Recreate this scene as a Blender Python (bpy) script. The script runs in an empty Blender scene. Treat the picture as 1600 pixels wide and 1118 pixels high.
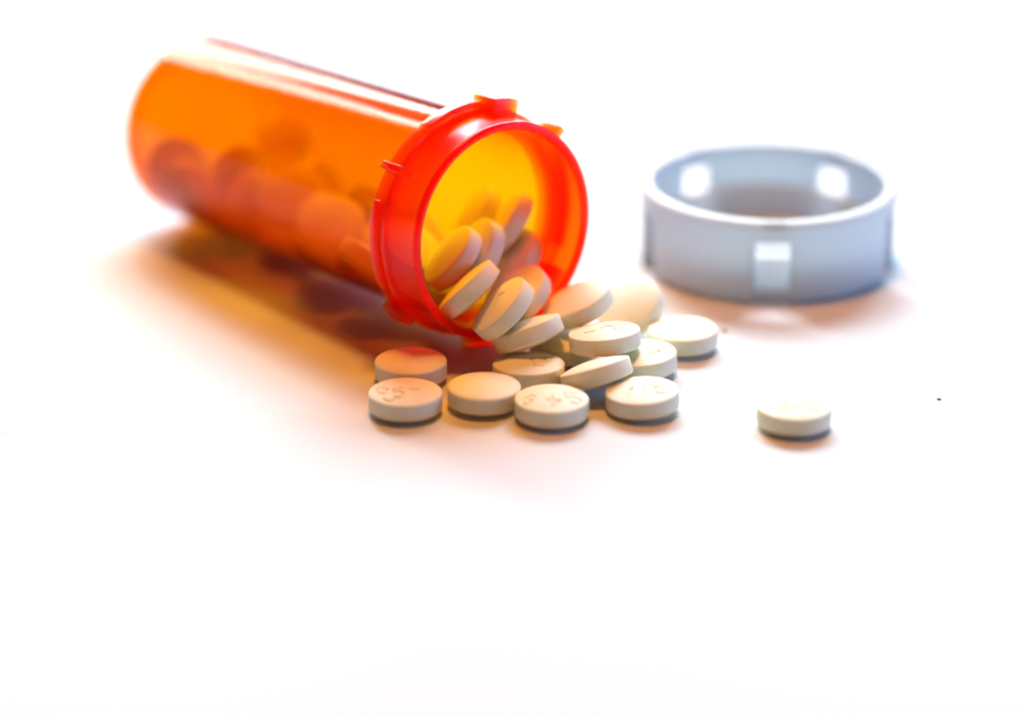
import bpy, bmesh, math, random
import numpy as np
from mathutils import Vector, Matrix, Euler, noise

# ------------------------------------------------------------------ camera, world, lamps, exposure
MM = 0.001
sc = bpy.context.scene
col = sc.collection
PI = math.pi
R_ = math.radians

cd = bpy.data.cameras.new('camera')
cam = bpy.data.objects.new('camera', cd)
col.objects.link(cam)
cam.location = (0.0, -0.362, 0.154)
cam.rotation_euler = (R_(90 - 22.5), 0, 0)
cd.lens = 100.0
cd.sensor_width = 36.0
cd.clip_start = 0.01
cd.clip_end = 20.0
cd.dof.use_dof = True
cd.dof.focus_distance = 0.391
cd.dof.aperture_fstop = 5.4
cd.dof.aperture_blades = 0
sc.camera = cam

wd = bpy.data.worlds.new('World')
sc.world = wd
wd.use_nodes = True
bg = wd.node_tree.nodes['Background']
bg.inputs['Color'].default_value = (0.80, 0.88, 1.0, 1)
bg.inputs['Strength'].default_value = 0.012


def lamp(name, loc, target, power, color, size, size_y=None, along=None):
    ld = bpy.data.lights.new(name, 'AREA')
    ld.shape = 'DISK' if size_y is None else 'RECTANGLE'
    ld.size = size
    if size_y is not None:
        ld.size_y = size_y
    ld.energy = power
    ld.color = color
    o = bpy.data.objects.new(name, ld)
    col.objects.link(o)
    o.location = loc
    back = (Vector(loc) - Vector(target)).normalized()
    if along is None:
        o.rotation_euler = back.to_track_quat('Z', 'Y').to_euler()
    else:                                   # long side of the panel runs along this direction
        y = back.cross(Vector(along)).normalized()
        o.rotation_euler = Matrix((y.cross(back), y, back)).transposed().to_euler()
    return o


# warm lamp straight above, cool window light high behind and a little to the right,
# two low pale strips far behind (window panes) that streak the bottle, and a faint blue window at the side
lamp('warm_overhead_lamp', (0.005, 0.05, 0.62), (0.0, 0.02, 0.0), 2.8, (1.0, 0.39, 0.075), 0.12)
lamp('cool_back_window', (0.05, 0.47, 0.46), (0.0, 0.0, 0.0), 9.3, (0.58, 0.81, 0.98), 0.46, 0.24)
lamp('low_window_strip', (-0.10, 0.94, 0.29), (-0.02, 0.03, 0.02), 4.6, (1.0, 0.96, 0.86), 0.55, 0.12)
lamp('side_window_strip', (-0.29, 0.745, 0.465), (-0.02, 0.03, 0.02), 3.4, (1.0, 0.96, 0.86), 0.42, 0.085, (0.12, -0.03, 0.115))
lamp('blue_side_window', (0.74, 0.04, 0.15), (0.02, 0.0, 0.0), 2.6, (0.16, 0.40, 1.0), 0.34, 0.24)

sc.view_settings.view_transform = 'Standard'
sc.view_settings.look = 'None'
sc.view_settings.exposure = 0.0
sc.view_settings.gamma = 1.0
sc.view_settings.use_curve_mapping = False
sc.render.engine = 'CYCLES'
cy = sc.cycles
cy.use_denoising = True
cy.max_bounces = 24
cy.diffuse_bounces = 8
cy.glossy_bounces = 8
cy.transmission_bounces = 16
cy.transparent_max_bounces = 64
cy.volume_bounces = 0
cy.caustics_reflective = True
cy.caustics_refractive = True
cy.sample_clamp_indirect = 6.0
cy.blur_glossy = 0.3


# ------------------------------------------------------------------ helpers
def tag(o, label=None, category=None, group=None, kind=None):
    if label: o['label'] = label
    if category: o['category'] = category
    if group: o['group'] = group
    if kind: o['kind'] = kind
    return o


def link(name, me, mat=None, parent=None):
    o = bpy.data.objects.new(name, me)
    col.objects.link(o)
    if mat is not None:
        me.materials.clear()
        me.materials.append(mat)
    if parent is not None:
        o.parent = parent
    return o


def smooth(me, angle=40):
    for p in me.polygons:
        p.use_smooth = True
    me.set_sharp_from_angle(angle=R_(angle))
    return me


def lathe(prof, n=128, closed=True):
    """prof: list of (r, z) in mm, revolved about z. closed: the profile is a loop."""
    vs, fs, rings = [], [], []
    for r, z in prof:
        if r < 1e-6:
            rings.append([len(vs)])
            vs.append((0, 0, z * MM))
        else:
            rings.append(list(range(len(vs), len(vs) + n)))
            for i in range(n):
                a = 2 * PI * i / n
                vs.append((r * MM * math.cos(a), r * MM * math.sin(a), z * MM))
    m = len(prof)
    for k in range(m if closed else m - 1):
        A, B = rings[k], rings[(k + 1) % m]
        for i in range(n):
            j = (i + 1) % n
            if len(A) == 1 and len(B) == 1:
                continue
            if len(A) == 1:
                fs.append((A[0], B[j], B[i]))
            elif len(B) == 1:
                fs.append((A[i], A[j], B[0]))
            else:
                fs.append((A[i], A[j], B[j], B[i]))
    me = bpy.data.meshes.new('lathe')
    me.from_pydata(vs, [], fs)
    bm = bmesh.new()
    bm.from_mesh(me)
    bmesh.ops.recalc_face_normals(bm, faces=bm.faces)
    bm.to_mesh(me)
    bm.free()
    return me


def arc_block(r0, r1, z0, z1, a0, a1, bevel=0.2, n=8, taper=0.0):
    """closed block bent round z: radii in mm, angles in degrees"""
    bm = bmesh.new()
    rows = []
    for k in range(n + 1):
        a = R_(a0 + (a1 - a0) * k / n)
        c, s = math.cos(a), math.sin(a)
        rows.append([bm.verts.new((r * c * MM, r * s * MM, z * MM)) for r, z in
                     ((r0, z0), (r1, z0 + taper), (r1, z1 - taper), (r0, z1))])
    for k in range(n):
        A, B = rows[k], rows[k + 1]
        for i in range(4):
            j = (i + 1) % 4
            bm.faces.new((A[i], A[j], B[j], B[i]))
    bm.faces.new(rows[0])
    bm.faces.new(rows[-1])
    bmesh.ops.recalc_face_normals(bm, faces=bm.faces)
    if bevel:
        es = [e for e in bm.edges if len(e.link_faces) == 2 and e.calc_face_angle() > R_(40)]
        bmesh.ops.bevel(bm, geom=es, offset=bevel * MM, segments=2, profile=0.5, affect='EDGES')
    me = bpy.data.meshes.new('block')
    bm.to_mesh(me)
    bm.free()
    return smooth(me, 50)


# ------------------------------------------------------------------ materials
def new_mat(name):
    m = bpy.data.materials.new(name)
    m.use_nodes = True
    nt = m.node_tree
    return m, nt, nt.nodes['Principled BSDF'], nt.nodes['Material Output']


def add_bump(nt, bsdf, scale, strength, dist, detail=4.0):
    tc = nt.nodes.new('ShaderNodeTexCoord')
    nz = nt.nodes.new('ShaderNodeTexNoise')
    nz.inputs['Scale'].default_value = scale
    nz.inputs['Detail'].default_value = detail
    nt.links.new(tc.outputs['Object'], nz.inputs['Vector'])
    bp = nt.nodes.new('ShaderNodeBump')
    bp.inputs['Strength'].default_value = strength
    bp.inputs['Distance'].default_value = dist
    nt.links.new(nz.outputs['Fac'], bp.inputs['Height'])
    nt.links.new(bp.outputs['Normal'], bsdf.inputs['Normal'])
    return tc, nz


def paper_material():
    m, nt, b, out = new_mat('white_paper')
    b.inputs['Base Color'].default_value = (0.66, 0.66, 0.66, 1)
    b.inputs['Roughness'].default_value = 0.75
    b.inputs['Specular IOR Level'].default_value = 0.25
    add_bump(nt, b, 900.0, 0.25, 0.0002, 6.0)
    return m


def pill_material():
    m, nt, b, out = new_mat('pressed_tablet')
    b.inputs['Roughness'].default_value = 0.6
    b.inputs['Specular IOR Level'].default_value = 0.3
    tc, nz = add_bump(nt, b, 2600.0, 0.22, 0.00012, 5.0)
    n2 = nt.nodes.new('ShaderNodeTexNoise')
    n2.inputs['Scale'].default_value = 420.0
    n2.inputs['Detail'].default_value = 6.0
    nt.links.new(tc.outputs['Object'], n2.inputs['Vector'])
    rp = nt.nodes.new('ShaderNodeValToRGB')
    rp.color_ramp.elements[0].position = 0.3
    rp.color_ramp.elements[0].color = (0.83, 0.785, 0.58, 1)
    rp.color_ramp.elements[1].position = 0.7
    rp.color_ramp.elements[1].color = (0.89, 0.85, 0.66, 1)
    nt.links.new(n2.outputs['Fac'], rp.inputs['Fac'])
    nt.links.new(rp.outputs['Color'], b.inputs['Base Color'])
    return m


def cap_material():
    """slightly translucent pale grey plastic"""
    m, nt, b, out = new_mat('pale_grey_plastic')
    b.inputs['Base Color'].default_value = (0.74, 0.79, 0.83, 1)
    b.inputs['Roughness'].default_value = 0.25
    add_bump(nt, b, 700.0, 0.08, 0.0002, 3.0)
    t = nt.nodes.new('ShaderNodeBsdfTranslucent')
    t.inputs['Color'].default_value = (0.74, 0.79, 0.83, 1)
    mx = nt.nodes.new('ShaderNodeMixShader')
    mx.inputs['Fac'].default_value = 0.42
    nt.links.new(b.outputs[0], mx.inputs[1])
    nt.links.new(t.outputs[0], mx.inputs[2])
    nt.links.new(mx.outputs[0], out.inputs['Surface'])
    return m


def amber_material(name, red, green, blue, haze, haze_color, n=1.3, rough=0.08):
    """clear amber plastic: straight-through surfaces with Fresnel gloss, colour from absorption (per metre) inside the wall"""
    m, nt, b, out = new_mat(name)
    nt.nodes.remove(b)
    N = nt.nodes.new
    geo = N('ShaderNodeNewGeometry')
    ior = N('ShaderNodeMapRange')           # same Fresnel from both sides of the thin wall
    ior.inputs['To Min'].default_value = n
    ior.inputs['To Max'].default_value = 1 / n
    nt.links.new(geo.outputs['Backfacing'], ior.inputs['Value'])
    fr = N('ShaderNodeFresnel')
    nt.links.new(ior.outputs['Result'], fr.inputs['IOR'])
    tr = N('ShaderNodeBsdfTransparent')
    tr.inputs['Color'].default_value = (1, 1, 1, 1)
    gl = N('ShaderNodeBsdfGlossy')
    gl.inputs['Roughness'].default_value = rough
    df = N('ShaderNodeBsdfTranslucent')
    df.inputs['Color'].default_value = (*haze_color, 1)
    m1 = N('ShaderNodeMixShader')
    m1.inputs['Fac'].default_value = haze
    nt.links.new(tr.outputs[0], m1.inputs[1])
    nt.links.new(df.outputs[0], m1.inputs[2])
    m2 = N('ShaderNodeMixShader')
    nt.links.new(fr.outputs['Fac'], m2.inputs['Fac'])
    nt.links.new(m1.outputs[0], m2.inputs[1])
    nt.links.new(gl.outputs[0], m2.inputs[2])
    nt.links.new(m2.outputs[0], out.inputs['Surface'])
    va = N('ShaderNodeVolumeAbsorption')
    va.inputs['Density'].default_value = blue
    va.inputs['Color'].default_value = (1 - red / blue, 1 - green / blue, 0.0, 1)
    nt.links.new(va.outputs[0], out.inputs['Volume'])
    return m


def plain_material(name, color, rough=0.7):
    m, nt, b, out = new_mat(name)
    b.inputs['Base Color'].default_value = (*color, 1)
    b.inputs['Roughness'].default_value = rough
    return m


M_PAPER = paper_material()
M_PILL = pill_material()
M_CAP = cap_material()
M_AMBER = amber_material('amber_plastic', 100.0, 470.0, 4200.0, 0.19, (1.0, 0.28, 0.0), 1.17)
M_NECK = amber_material('thick_amber_plastic', 30.0, 900.0, 4200.0, 0.2, (1.0, 0.13, 0.005), 1.35, 0.24)
M_LIP = amber_material('lip_amber_plastic', 60.0, 3000.0, 4200.0, 0.3, (1.0, 0.05, 0.0), 1.35, 0.24)
M_SPECK = plain_material('dark_crumb', (0.2, 0.12, 0.13))
M_REDSPECK = plain_material('red_crumb', (0.55, 0.12, 0.12))

# ------------------------------------------------------------------ the setting
me = bpy.data.meshes.new('paper_surface')
me.from_pydata([(-0.9, -0.7, 0), (0.9, -0.7, 0), (0.9, 1.1, 0), (-0.9, 1.1, 0)], [], [(0, 1, 2, 3)])
tag(link('paper_surface', me, M_PAPER), 'plain white paper surface under the bottle and tablets', kind='structure')

# ------------------------------------------------------------------ the amber bottle
B_LEN = 78.2
PHI, TILT = 0.6797, 0.0492
lip = Vector((-0.965, 10.81, 18.48)) * MM
axis = Vector((math.sin(PHI) * math.cos(TILT), -math.cos(PHI) * math.cos(TILT), math.sin(TILT)))
side = axis.cross(Vector((0, 0, 1))).normalized()
third = axis.cross(side)
base = lip - axis * B_LEN * MM
rot = Matrix((side, third, axis)).transposed()

bottle = bpy.data.objects.new('pill_bottle', None)
col.objects.link(bottle)
bottle.empty_display_size = 0.01
bottle.matrix_world = Matrix.Translation(base) @ rot.to_4x4()
tag(bottle, 'amber translucent pill bottle lying on its side with its open mouth spilling tablets', 'bottle')


def rounded(cx, cz, r, a0, a1, n=6):
    return [(cx + r * math.cos(R_(a0 + (a1 - a0) * k / n)), cz + r * math.sin(R_(a0 + (a1 - a0) * k / n)))
            for k in range(n + 1)]


NECK = 9.7
RB, WALL = 14.67, 1.0
zt = B_LEN - NECK - 0.04
prof = [(0, 0.5)] + [(10.6, 0.5), (11.2, 0.0)] + rounded(RB - 2.2, 2.2, 2.2, -90, 0) + [(RB, zt), (RB - WALL, zt)]
prof += rounded(RB - WALL - 1.4, 1.3 + 1.4, 1.4, 0, -90) + [(0, 1.5)]
body = link('body', smooth(lathe(prof, 160, closed=False), 60), M_AMBER, bottle)

Z = lambda s: B_LEN - s
nk = [(13.67, Z(NECK)), (15.2, Z(NECK))]
nk += [(16.3, Z(9.55)), (16.55, Z(9.3)), (16.55, Z(8.6)), (16.3, Z(8.35))]
nk += [(15.75, Z(8.2)), (15.7, Z(7.4)), (16.2, Z(7.25)), (16.4, Z(7.0)), (16.4, Z(6.2)), (16.15, Z(5.95)), (15.75, Z(5.8))]
nk += [(15.6, Z(5.5)), (15.6, Z(0.92)), (14.3, Z(0.92)), (13.95, Z(4.5))]
nk_prof = [(r, z) for r, z in nk]
neck = link('neck', smooth(lathe(nk_prof, 160, closed=True), 35), M_NECK, bottle)
neck['label'] = 'thick red-orange neck ring with locking lugs around the open mouth'

lp = [(15.55, Z(0.9)), (15.65, Z(0.7)), (15.62, Z(0.3)), (15.4, Z(0.04)), (15.1, Z(0.0)), (14.8, Z(0.04)), (14.5, Z(0.25)), (14.35, Z(0.9))]
link('lip', smooth(lathe(lp, 160, closed=True), 50), M_LIP, bottle)

# (name, angle from, angle to, s from (front), s to (rear), outer radius) -- angles as seen from the side vector upward
for nm, a0, a1, s0, s1, ro in (
        ('lug', 95, 110, 3.4, 8.4, 18.2), ('ridge', 62, 94.6, 5.7, 8.2, 17.6),
        ('lug', 36.5, 40, 4.6, 9.3, 17.9), ('ridge', -22, 22, 7.3, 9.2, 17.0),
        ('lug', 318, 329, 4.8, 9.2, 18.0), ('lug', 139, 143, 3.6, 8.4, 18.2),
        ('lug', 262, 277, 4.4, 8.6, 18.1), ('lug', 215, 226, 4.4, 8.6, 17.9), ('ridge', 150, 205, 6.0, 8.2, 17.2)):
    me = arc_block(15.62 if nm == 'lug' else 15.8, ro, Z(s1), Z(s0), -a1, -a0, bevel=0.22, n=10, taper=0.15)
    link(nm, me, M_NECK, neck)

# ------------------------------------------------------------------ tablets
PR, PH, PD = 5.0, 2.2, 0.85
PS = (PR * PR + PD * PD) / (2 * PD)


def arc(cx, cy, rx, ry, a0, a1, n=12):
    return [(cx + rx * math.cos(R_(a0 + (a1 - a0) * k / n)), cy + ry * math.sin(R_(a0 + (a1 - a0) * k / n))) for k in range(n + 1)]


GLYPH = {
    'S': [arc(0, .25, .28, .25, 20, 270) + arc(0, -.25, .28, .25, 90, -160)],
    '5': [[(.28, .5), (-.22, .5), (-.25, .08)] + arc(0, -.17, .28, .32, 120, -150)],
    '4': [[(.12, -.5), (.12, .5), (-.3, -.15), (.34, -.15)]],
    'G': [arc(0, 0, .32, .5, 50, 330) + [(.28, 0), (.05, 0)]],
    'O': [arc(0, 0, .33, .5, 0, 360, 20)],
    'N': [[(-.3, -.5), (-.3, .5), (.3, -.5), (.3, .5)]],
    'R': [[(-.26, -.5), (-.26, .5)] + arc(-.02, .25, .28, .25, 90, -90) + [(-.26, 0), (0, 0), (.3, -.5)]],
    'A': [[(-.32, -.5), (0, .5), (.32, -.5)], [(-.2, -.12), (.2, -.12)]],
    'X': [[(-.3, -.5), (.3, .5)], [(-.3, .5), (.3, -.5)]],
    'L': [[(-.25, .5), (-.25, -.5), (.28, -.5)]],
    '/': [[(-.15, -.45), (.15, .45)]],
    '1': [[(-.12, .3), (.05, .5), (.05, -.5)]],
    '-': [[(-.25, 0), (.25, 0)]],
    '.': [[(-.05, 0), (.05, 0)]],
    'V': [[(-.25, .4), (0, -.3), (.25, .4)]],
}


def tablet_mesh(marks=None):
    """biconvex tablet; marks: (glyph, u, v, size, turn in degrees) in radii, pressed into the upper face"""
    fine = bool(marks)
    n = 200 if fine else 72
    m = 64 if fine else 12
    bev = 0.16
    dome = lambda r: math.sqrt(PS * PS - r * r) - PS + PD
    rr = [(PR - bev) * (k / m) for k in range(m + 1)]
    prof = [(r, PH / 2 + dome(r)) for r in rr]
    prof += [(PR - bev * .35, PH / 2 - bev * .25), (PR, PH / 2 - bev * 1.1), (PR, -PH / 2 + bev * 1.1), (PR - bev * .35, -PH / 2 + bev * .25)]
    prof += [((PR - bev) * (1 - k / 10), -PH / 2 - dome((PR - bev) * (1 - k / 10))) for k in range(11)]
    me = lathe(prof, n, closed=False)
    if fine:
        co = np.empty(len(me.vertices) * 3)
        me.vertices.foreach_get('co', co)
        co = co.reshape(-1, 3)
        top = co[:, 2] > (PH / 2 - 0.02) * MM
        p = co[top, :2] / MM
        dep = np.zeros(len(p))
        for g, u, v, size, turn in marks:
            t = R_(turn)
            for line in GLYPH[g]:
                q = [(u * PR + size * PR * (x * math.cos(t) - y * math.sin(t)), v * PR + size * PR * (x * math.sin(t) + y * math.cos(t))) for x, y in line]
                for a, b in zip(q, q[1:]):
                    a, b = np.array(a), np.array(b)
                    ab = b - a
                    w = np.clip(((p - a) @ ab) / max(ab @ ab, 1e-9), 0, 1)
                    dd = np.hypot(*(p - a - w[:, None] * ab).T)
                    dep = np.maximum(dep, np.exp(-(dd / 0.125) ** 2))
        co[top, 2] -= dep * 0.2 * MM
        me.vertices.foreach_set('co', co.ravel())
    return smooth(me, 30)


PLAIN = tablet_mesh()
PLAIN.materials.append(M_PILL)

# key: x, y, z (mm, centre), rotation x y z
POSE = {
    'F1': (-14.01, 1.49, 1.95, -0.000, -0.000, 0.039),
    'F2': (-14.38, -9.59, 1.95, -0.000, 0.000, 0.041),
    'F3': (-3.78, -7.51, 1.95, 0.000, 0.000, 0.011),
    'F4': (5.33, -11.76, 1.95, 0.000, 0.000, -0.015),
    'F5': (17.62, -9.01, 1.95, -0.005, -0.058, -0.025),
    'F6': (37.62, -14.22, 1.95, 0.000, -0.000, -0.108),
    'F7': (24.32, 13.18, 1.95, 0.000, -0.031, -0.052),
    'F8': (17.99, 4.28, 1.95, -0.003, -0.058, -0.025),
    'F9': (2.30, 0.45, 1.95, -0.058, -0.001, -0.006),
    'S14': (7.41, 9.57, 1.95, -0.000, 0.000, -0.020),
    'S1': (12.89, 3.67, 5.37, -0.121, -0.099, 0.005),
    'S2': (11.54, -3.37, 3.12, -0.339, -0.277, 0.088),
    'S3': (2.26, 5.11, 5.59, -0.333, -0.335, 0.135),
    'S4': (-1.21, 5.94, 8.94, -0.213, -0.754, 0.383),
    'S5': (-5.99, 8.98, 10.60, -0.442, -0.698, 0.346),
    'S6': (-8.41, 15.12, 12.96, -0.192, -0.818, 0.433),
    'S7': (-4.91, 18.92, 12.38, -0.209, -0.969, 0.584),
    'S8': (-0.59, 25.07, 14.65, -0.378, -0.916, 0.492),
    'S9': (-5.21, 30.51, 13.52, -0.337, -0.912, 0.494),
    'S11': (0.79, 13.72, 7.92, 0.113, -0.623, 0.281),
    'S10': (0.24, 22.93, 9.70, 0.643, -0.581, -0.637),
    'S12': (9.42, 12.05, 7.26, 0.003, -0.404, 0.143),
    'S13': (17.00, 19.93, 3.73, 0.367, -0.490, 0.167),
}
MARKS = {
    'F2': [('G', -.62, -.05, .46, 15), ('5', -.2, -.35, .5, 5), ('-', .25, -.15, .5, 0), ('L', -.45, -.62, .25, 40)],
    'F4': [('G', -.62, -.28, .46, -30), ('4', .06, -.48, .58, 175), ('S', .55, -.16, .62, 28)],
    'F5': [('1', -.34, -.38, .52, -14), ('/', .02, -.32, .42, 20), ('R', .42, -.15, .6, 200)],
    'F6': [('X', -.28, -.35, .5, 10), ('V', .06, -.4, .34, 0), ('O', .46, -.2, .55, 70)],
    'F8': [('4', .36, -.22, .58, 165)],
    'F9': [('L', .22, -.25, .5, 10), ('-', .5, .12, .3, 0), ('V', .42, -.05, .34, 30)],
    'S1': [('-', -.42, -.35, .5, 0), ('.', -.05, -.2, .5, 20), ('N', .36, .02, .6, 65), ('.', .3, -.35, .5, 0)],
    'S4': [('V', .25, -.1, .4, 60)],
}
LABELS = {
    'F1': 'unmarked tablet on the paper beneath the bottle neck, behind one stamped near its rim',
    'F2': 'round tablet stamped near its rim, at the row end before an unmarked orange-lit one',
    'F3': 'smooth unmarked round tablet lying flat between two stamped tablets in front of the bottle neck',
    'F4': 'round tablet stamped with an S, foremost in the row before the bottle mouth',
    'F5': 'round tablet stamped with a slash, tipped up at one side beside the edge-on tablet',
    'F6': 'lone round tablet lying flat on the paper away from the spilled heap',
    'F7': 'unmarked tablet lying flat at the heap edge, close to the grey cap',
    'F8': 'tablet with a pressed 4, half covered by the stamped tablet resting on it',
    'F9': 'tablet with an L-shaped stamp on the paper under the tablet propped at the lip',
    'S14': 'mostly hidden tablet on the paper in the shade under the middle of the heap',
    'S1': 'tablet stamped with an N, resting on top of the heap on other tablets',
    'S2': 'tablet tilted almost edge-on, wedged between the flat tablets of the front row',
    'S3': 'tablet propped edge-on just outside the bottle lip over the L-stamped tablet',
    'S4': 'stamped tablet sliding over the lip, half out of the bottle mouth',
    'S5': 'tilted tablet showing its edge just inside the lower lip of the bottle mouth',
    'S6': 'broad tilted tablet leaning inside the mouth against the orange neck wall',
    'S7': 'yellow-lit tablet deep in the bottle behind the broad tilted one',
    'S8': 'slanting edge-on tablet standing highest beside the yellow inner wall',
    'S9': 'blurred tablet deepest in view at the top of the heap inside the mouth',
    'S10': 'brown-shaded tablet deep in the mouth, lying below the slanting edge-on one',
    'S11': 'orange-lit tablet just inside the mouth behind the stamped one sliding out',
    'S12': 'large-looking tablet leaning outside the mouth next to the neck rim, its face orange-lit',
    'S13': 'pale tablet leaning upright behind the N-stamped tablet, facing forward',
}
for k, (x, y, z, a, b, c) in POSE.items():
    if k in MARKS:
        me = tablet_mesh(MARKS[k])
        me.materials.append(M_PILL)
    else:
        me = PLAIN
    o = link('tablet', me)
    o.location = (x * MM, y * MM, z * MM)
    o.rotation_euler = (a, b, c)
    tag(o, LABELS[k], 'pill', 'off-white tablets')

HEAP = [
    (-22.71, 37.91, 6.89, -2.65, -0.01, -1.28),
    (-9.78, 21.42, 6.38, -0.06, 0.05, -1.60),
    (-18.08, 30.15, 8.05, -0.35, -0.49, 2.23),
    (-20.56, 44.26, 10.30, 0.60, -0.69, 3.12),
    (-36.21, 61.27, 7.58, 0.43, 0.99, -0.97),
    (-44.04, 65.72, 6.07, 0.21, 0.79, -1.97),
    (-47.54, 62.97, 7.23, 0.67, 0.39, -1.03),
    (-39.93, 69.18, 5.46, 0.56, 0.20, -1.25),
    (-20.59, 21.87, 9.61, -0.59, 0.60, -0.32),
    (-14.99, 36.42, 6.80, 0.32, -0.36, -0.23),
    (-30.63, 55.12, 8.76, 1.78, 0.16, -2.19),
    (-26.81, 35.68, 9.09, 0.25, 2.91, 1.52),
    (-35.92, 54.44, 7.21, 1.50, -1.32, 0.90),
    (-36.77, 69.60, 11.87, -2.49, -0.38, -0.32),
    (-48.78, 53.60, 10.19, -2.03, 0.08, 2.28),
    (-51.95, 60.31, 11.42, 1.52, 1.30, -0.28),
    (-15.30, 28.07, 11.17, -0.59, 2.66, 0.98),
    (-28.11, 42.87, 7.88, 1.46, 0.88, 0.45),
    (-26.59, 31.57, 12.02, 0.27, -0.39, 0.75),
    (-33.45, 47.35, 4.78, 0.15, 0.14, 1.78),
    (-33.43, 47.77, 10.90, -0.64, 0.09, 2.81),
    (-41.15, 54.02, 8.10, -0.97, 1.94, -1.55),
    (-42.72, 56.87, 12.39, 0.46, -2.26, 1.80),
    (-14.77, 21.42, 12.02, -2.53, -0.04, 1.10),
]
for x, y, z, a, b, c in HEAP:
    o = link('tablet', PLAIN)
    o.location = (x * MM, y * MM, z * MM)
    o.rotation_euler = (a, b, c)
    tag(o, 'tablet heaped in the bottle body, seen dimly through the amber wall', 'pill', 'tablets inside the bottle body')

# ------------------------------------------------------------------ the cap, open side up
cap = bpy.data.objects.new('bottle_cap', None)
col.objects.link(cap)
cap.empty_display_size = 0.01
cap.location = (39.26 * MM, 49.9 * MM, 0)
cap.scale = (1.03, 1.03, 1.03)
cap.rotation_euler = (0, 0, R_(-2.4))
tag(cap, 'pale grey plastic bottle cap lying upside down with slotted side wall', 'cap')

CR = 18.9
N = 180
SLOTS = [270 + 72 * k for k in range(5)]
zs = [0.3, 2.5, 5.0, 7.2, 9.3, 10.3, 11.6]
bm = bmesh.new()
grid = [[bm.verts.new((CR * MM * math.cos(2 * PI * i / N), CR * MM * math.sin(2 * PI * i / N), z * MM)) for i in range(N)] for z in zs]
for k in range(len(zs) - 1):
    for i in range(N):
        off = (2 * i + 1 - 270 + 36) % 72 - 36      # degrees from the nearest slot
        if abs(off) < 8 and zs[k + 1] < 9.4:
            continue
        j = (i + 1) % N
        bm.faces.new((grid[k][i], grid[k][j], grid[k + 1][j], grid[k + 1][i]))
for v in [v for v in bm.verts if not v.link_faces]:
    bm.verts.remove(v)
bmesh.ops.recalc_face_normals(bm, faces=bm.faces)
me = bpy.data.meshes.new('side_wall')
bm.to_mesh(me)
bm.free()
smooth(me, 40)
wall = link('side_wall', me, M_CAP, cap)
md = wall.modifiers.new('solidify', 'SOLIDIFY')
md.thickness = 1.45 * MM
md.offset = -1
md = wall.modifiers.new('bevel', 'BEVEL')
md.width = 0.2 * MM
md.segments = 2
md.limit_method = 'ANGLE'
md.angle_limit = R_(50)
pr = rounded(18.95, 11.92, 0.55, -60, 90, 8) + rounded(17.75, 11.92, 0.55, 90, 250, 8)
link('rim', smooth(lathe(pr, 180), 60), M_CAP, cap)
pr = [(0, 0.4), (16.6, 0.3), (17.2, 0.5), (17.36, 0.9), (17.2, 1.5), (14.9, 1.6), (0, 1.6)]
link('floor_panel', smooth(lathe(pr, 180, closed=False), 30), M_CAP, cap)
pr = [(15.5, 1.5), (16.5, 1.45), (16.5, 5.9), (16.3, 6.2), (15.7, 6.2), (15.5, 5.9)]
link('inner_ring', smooth(lathe(pr, 180), 40), M_CAP, cap)
for a in SLOTS:
    link('rim_tab', arc_block(17.6, 19.5, 11.5, 12.55, a - 5, a + 5, bevel=0.35, n=8), M_CAP, cap)


# ------------------------------------------------------------------ crumbs on the paper
def crumb(loc, sx, sy, sz, mat, label, seed):
    bm = bmesh.new()
    bmesh.ops.create_icosphere(bm, subdivisions=2, radius=1.0)
    for v in bm.verts:
        d = 1 + 0.35 * noise.noise(v.co * 1.6 + Vector((seed, 0, 0)))
        v.co = Vector((v.co.x * sx * d, v.co.y * sy * d, v.co.z * sz * d)) * MM
    me = bpy.data.meshes.new('crumb')
    bm.to_mesh(me)
    bm.free()
    o = link('crumb', smooth(me, 180), mat)
    o.location = (loc[0] * MM, loc[1] * MM, sz * 0.85 * MM)
    tag(o, label, 'crumb')


crumb((58.34, -5.07), 0.34, 0.22, 0.12, M_SPECK, 'tiny dark reddish crumb lying alone on the paper beyond the lone tablet', 1.3)
crumb((-67.69, -16.24), 0.13, 0.17, 0.10, M_SPECK, 'minute dark speck on bare paper farthest from the tablets', 4.1)
crumb((30.75, 19.71), 0.34, 0.3, 0.2, M_REDSPECK, 'tiny red crumb on the paper between a flat tablet and the grey cap', 7.7)
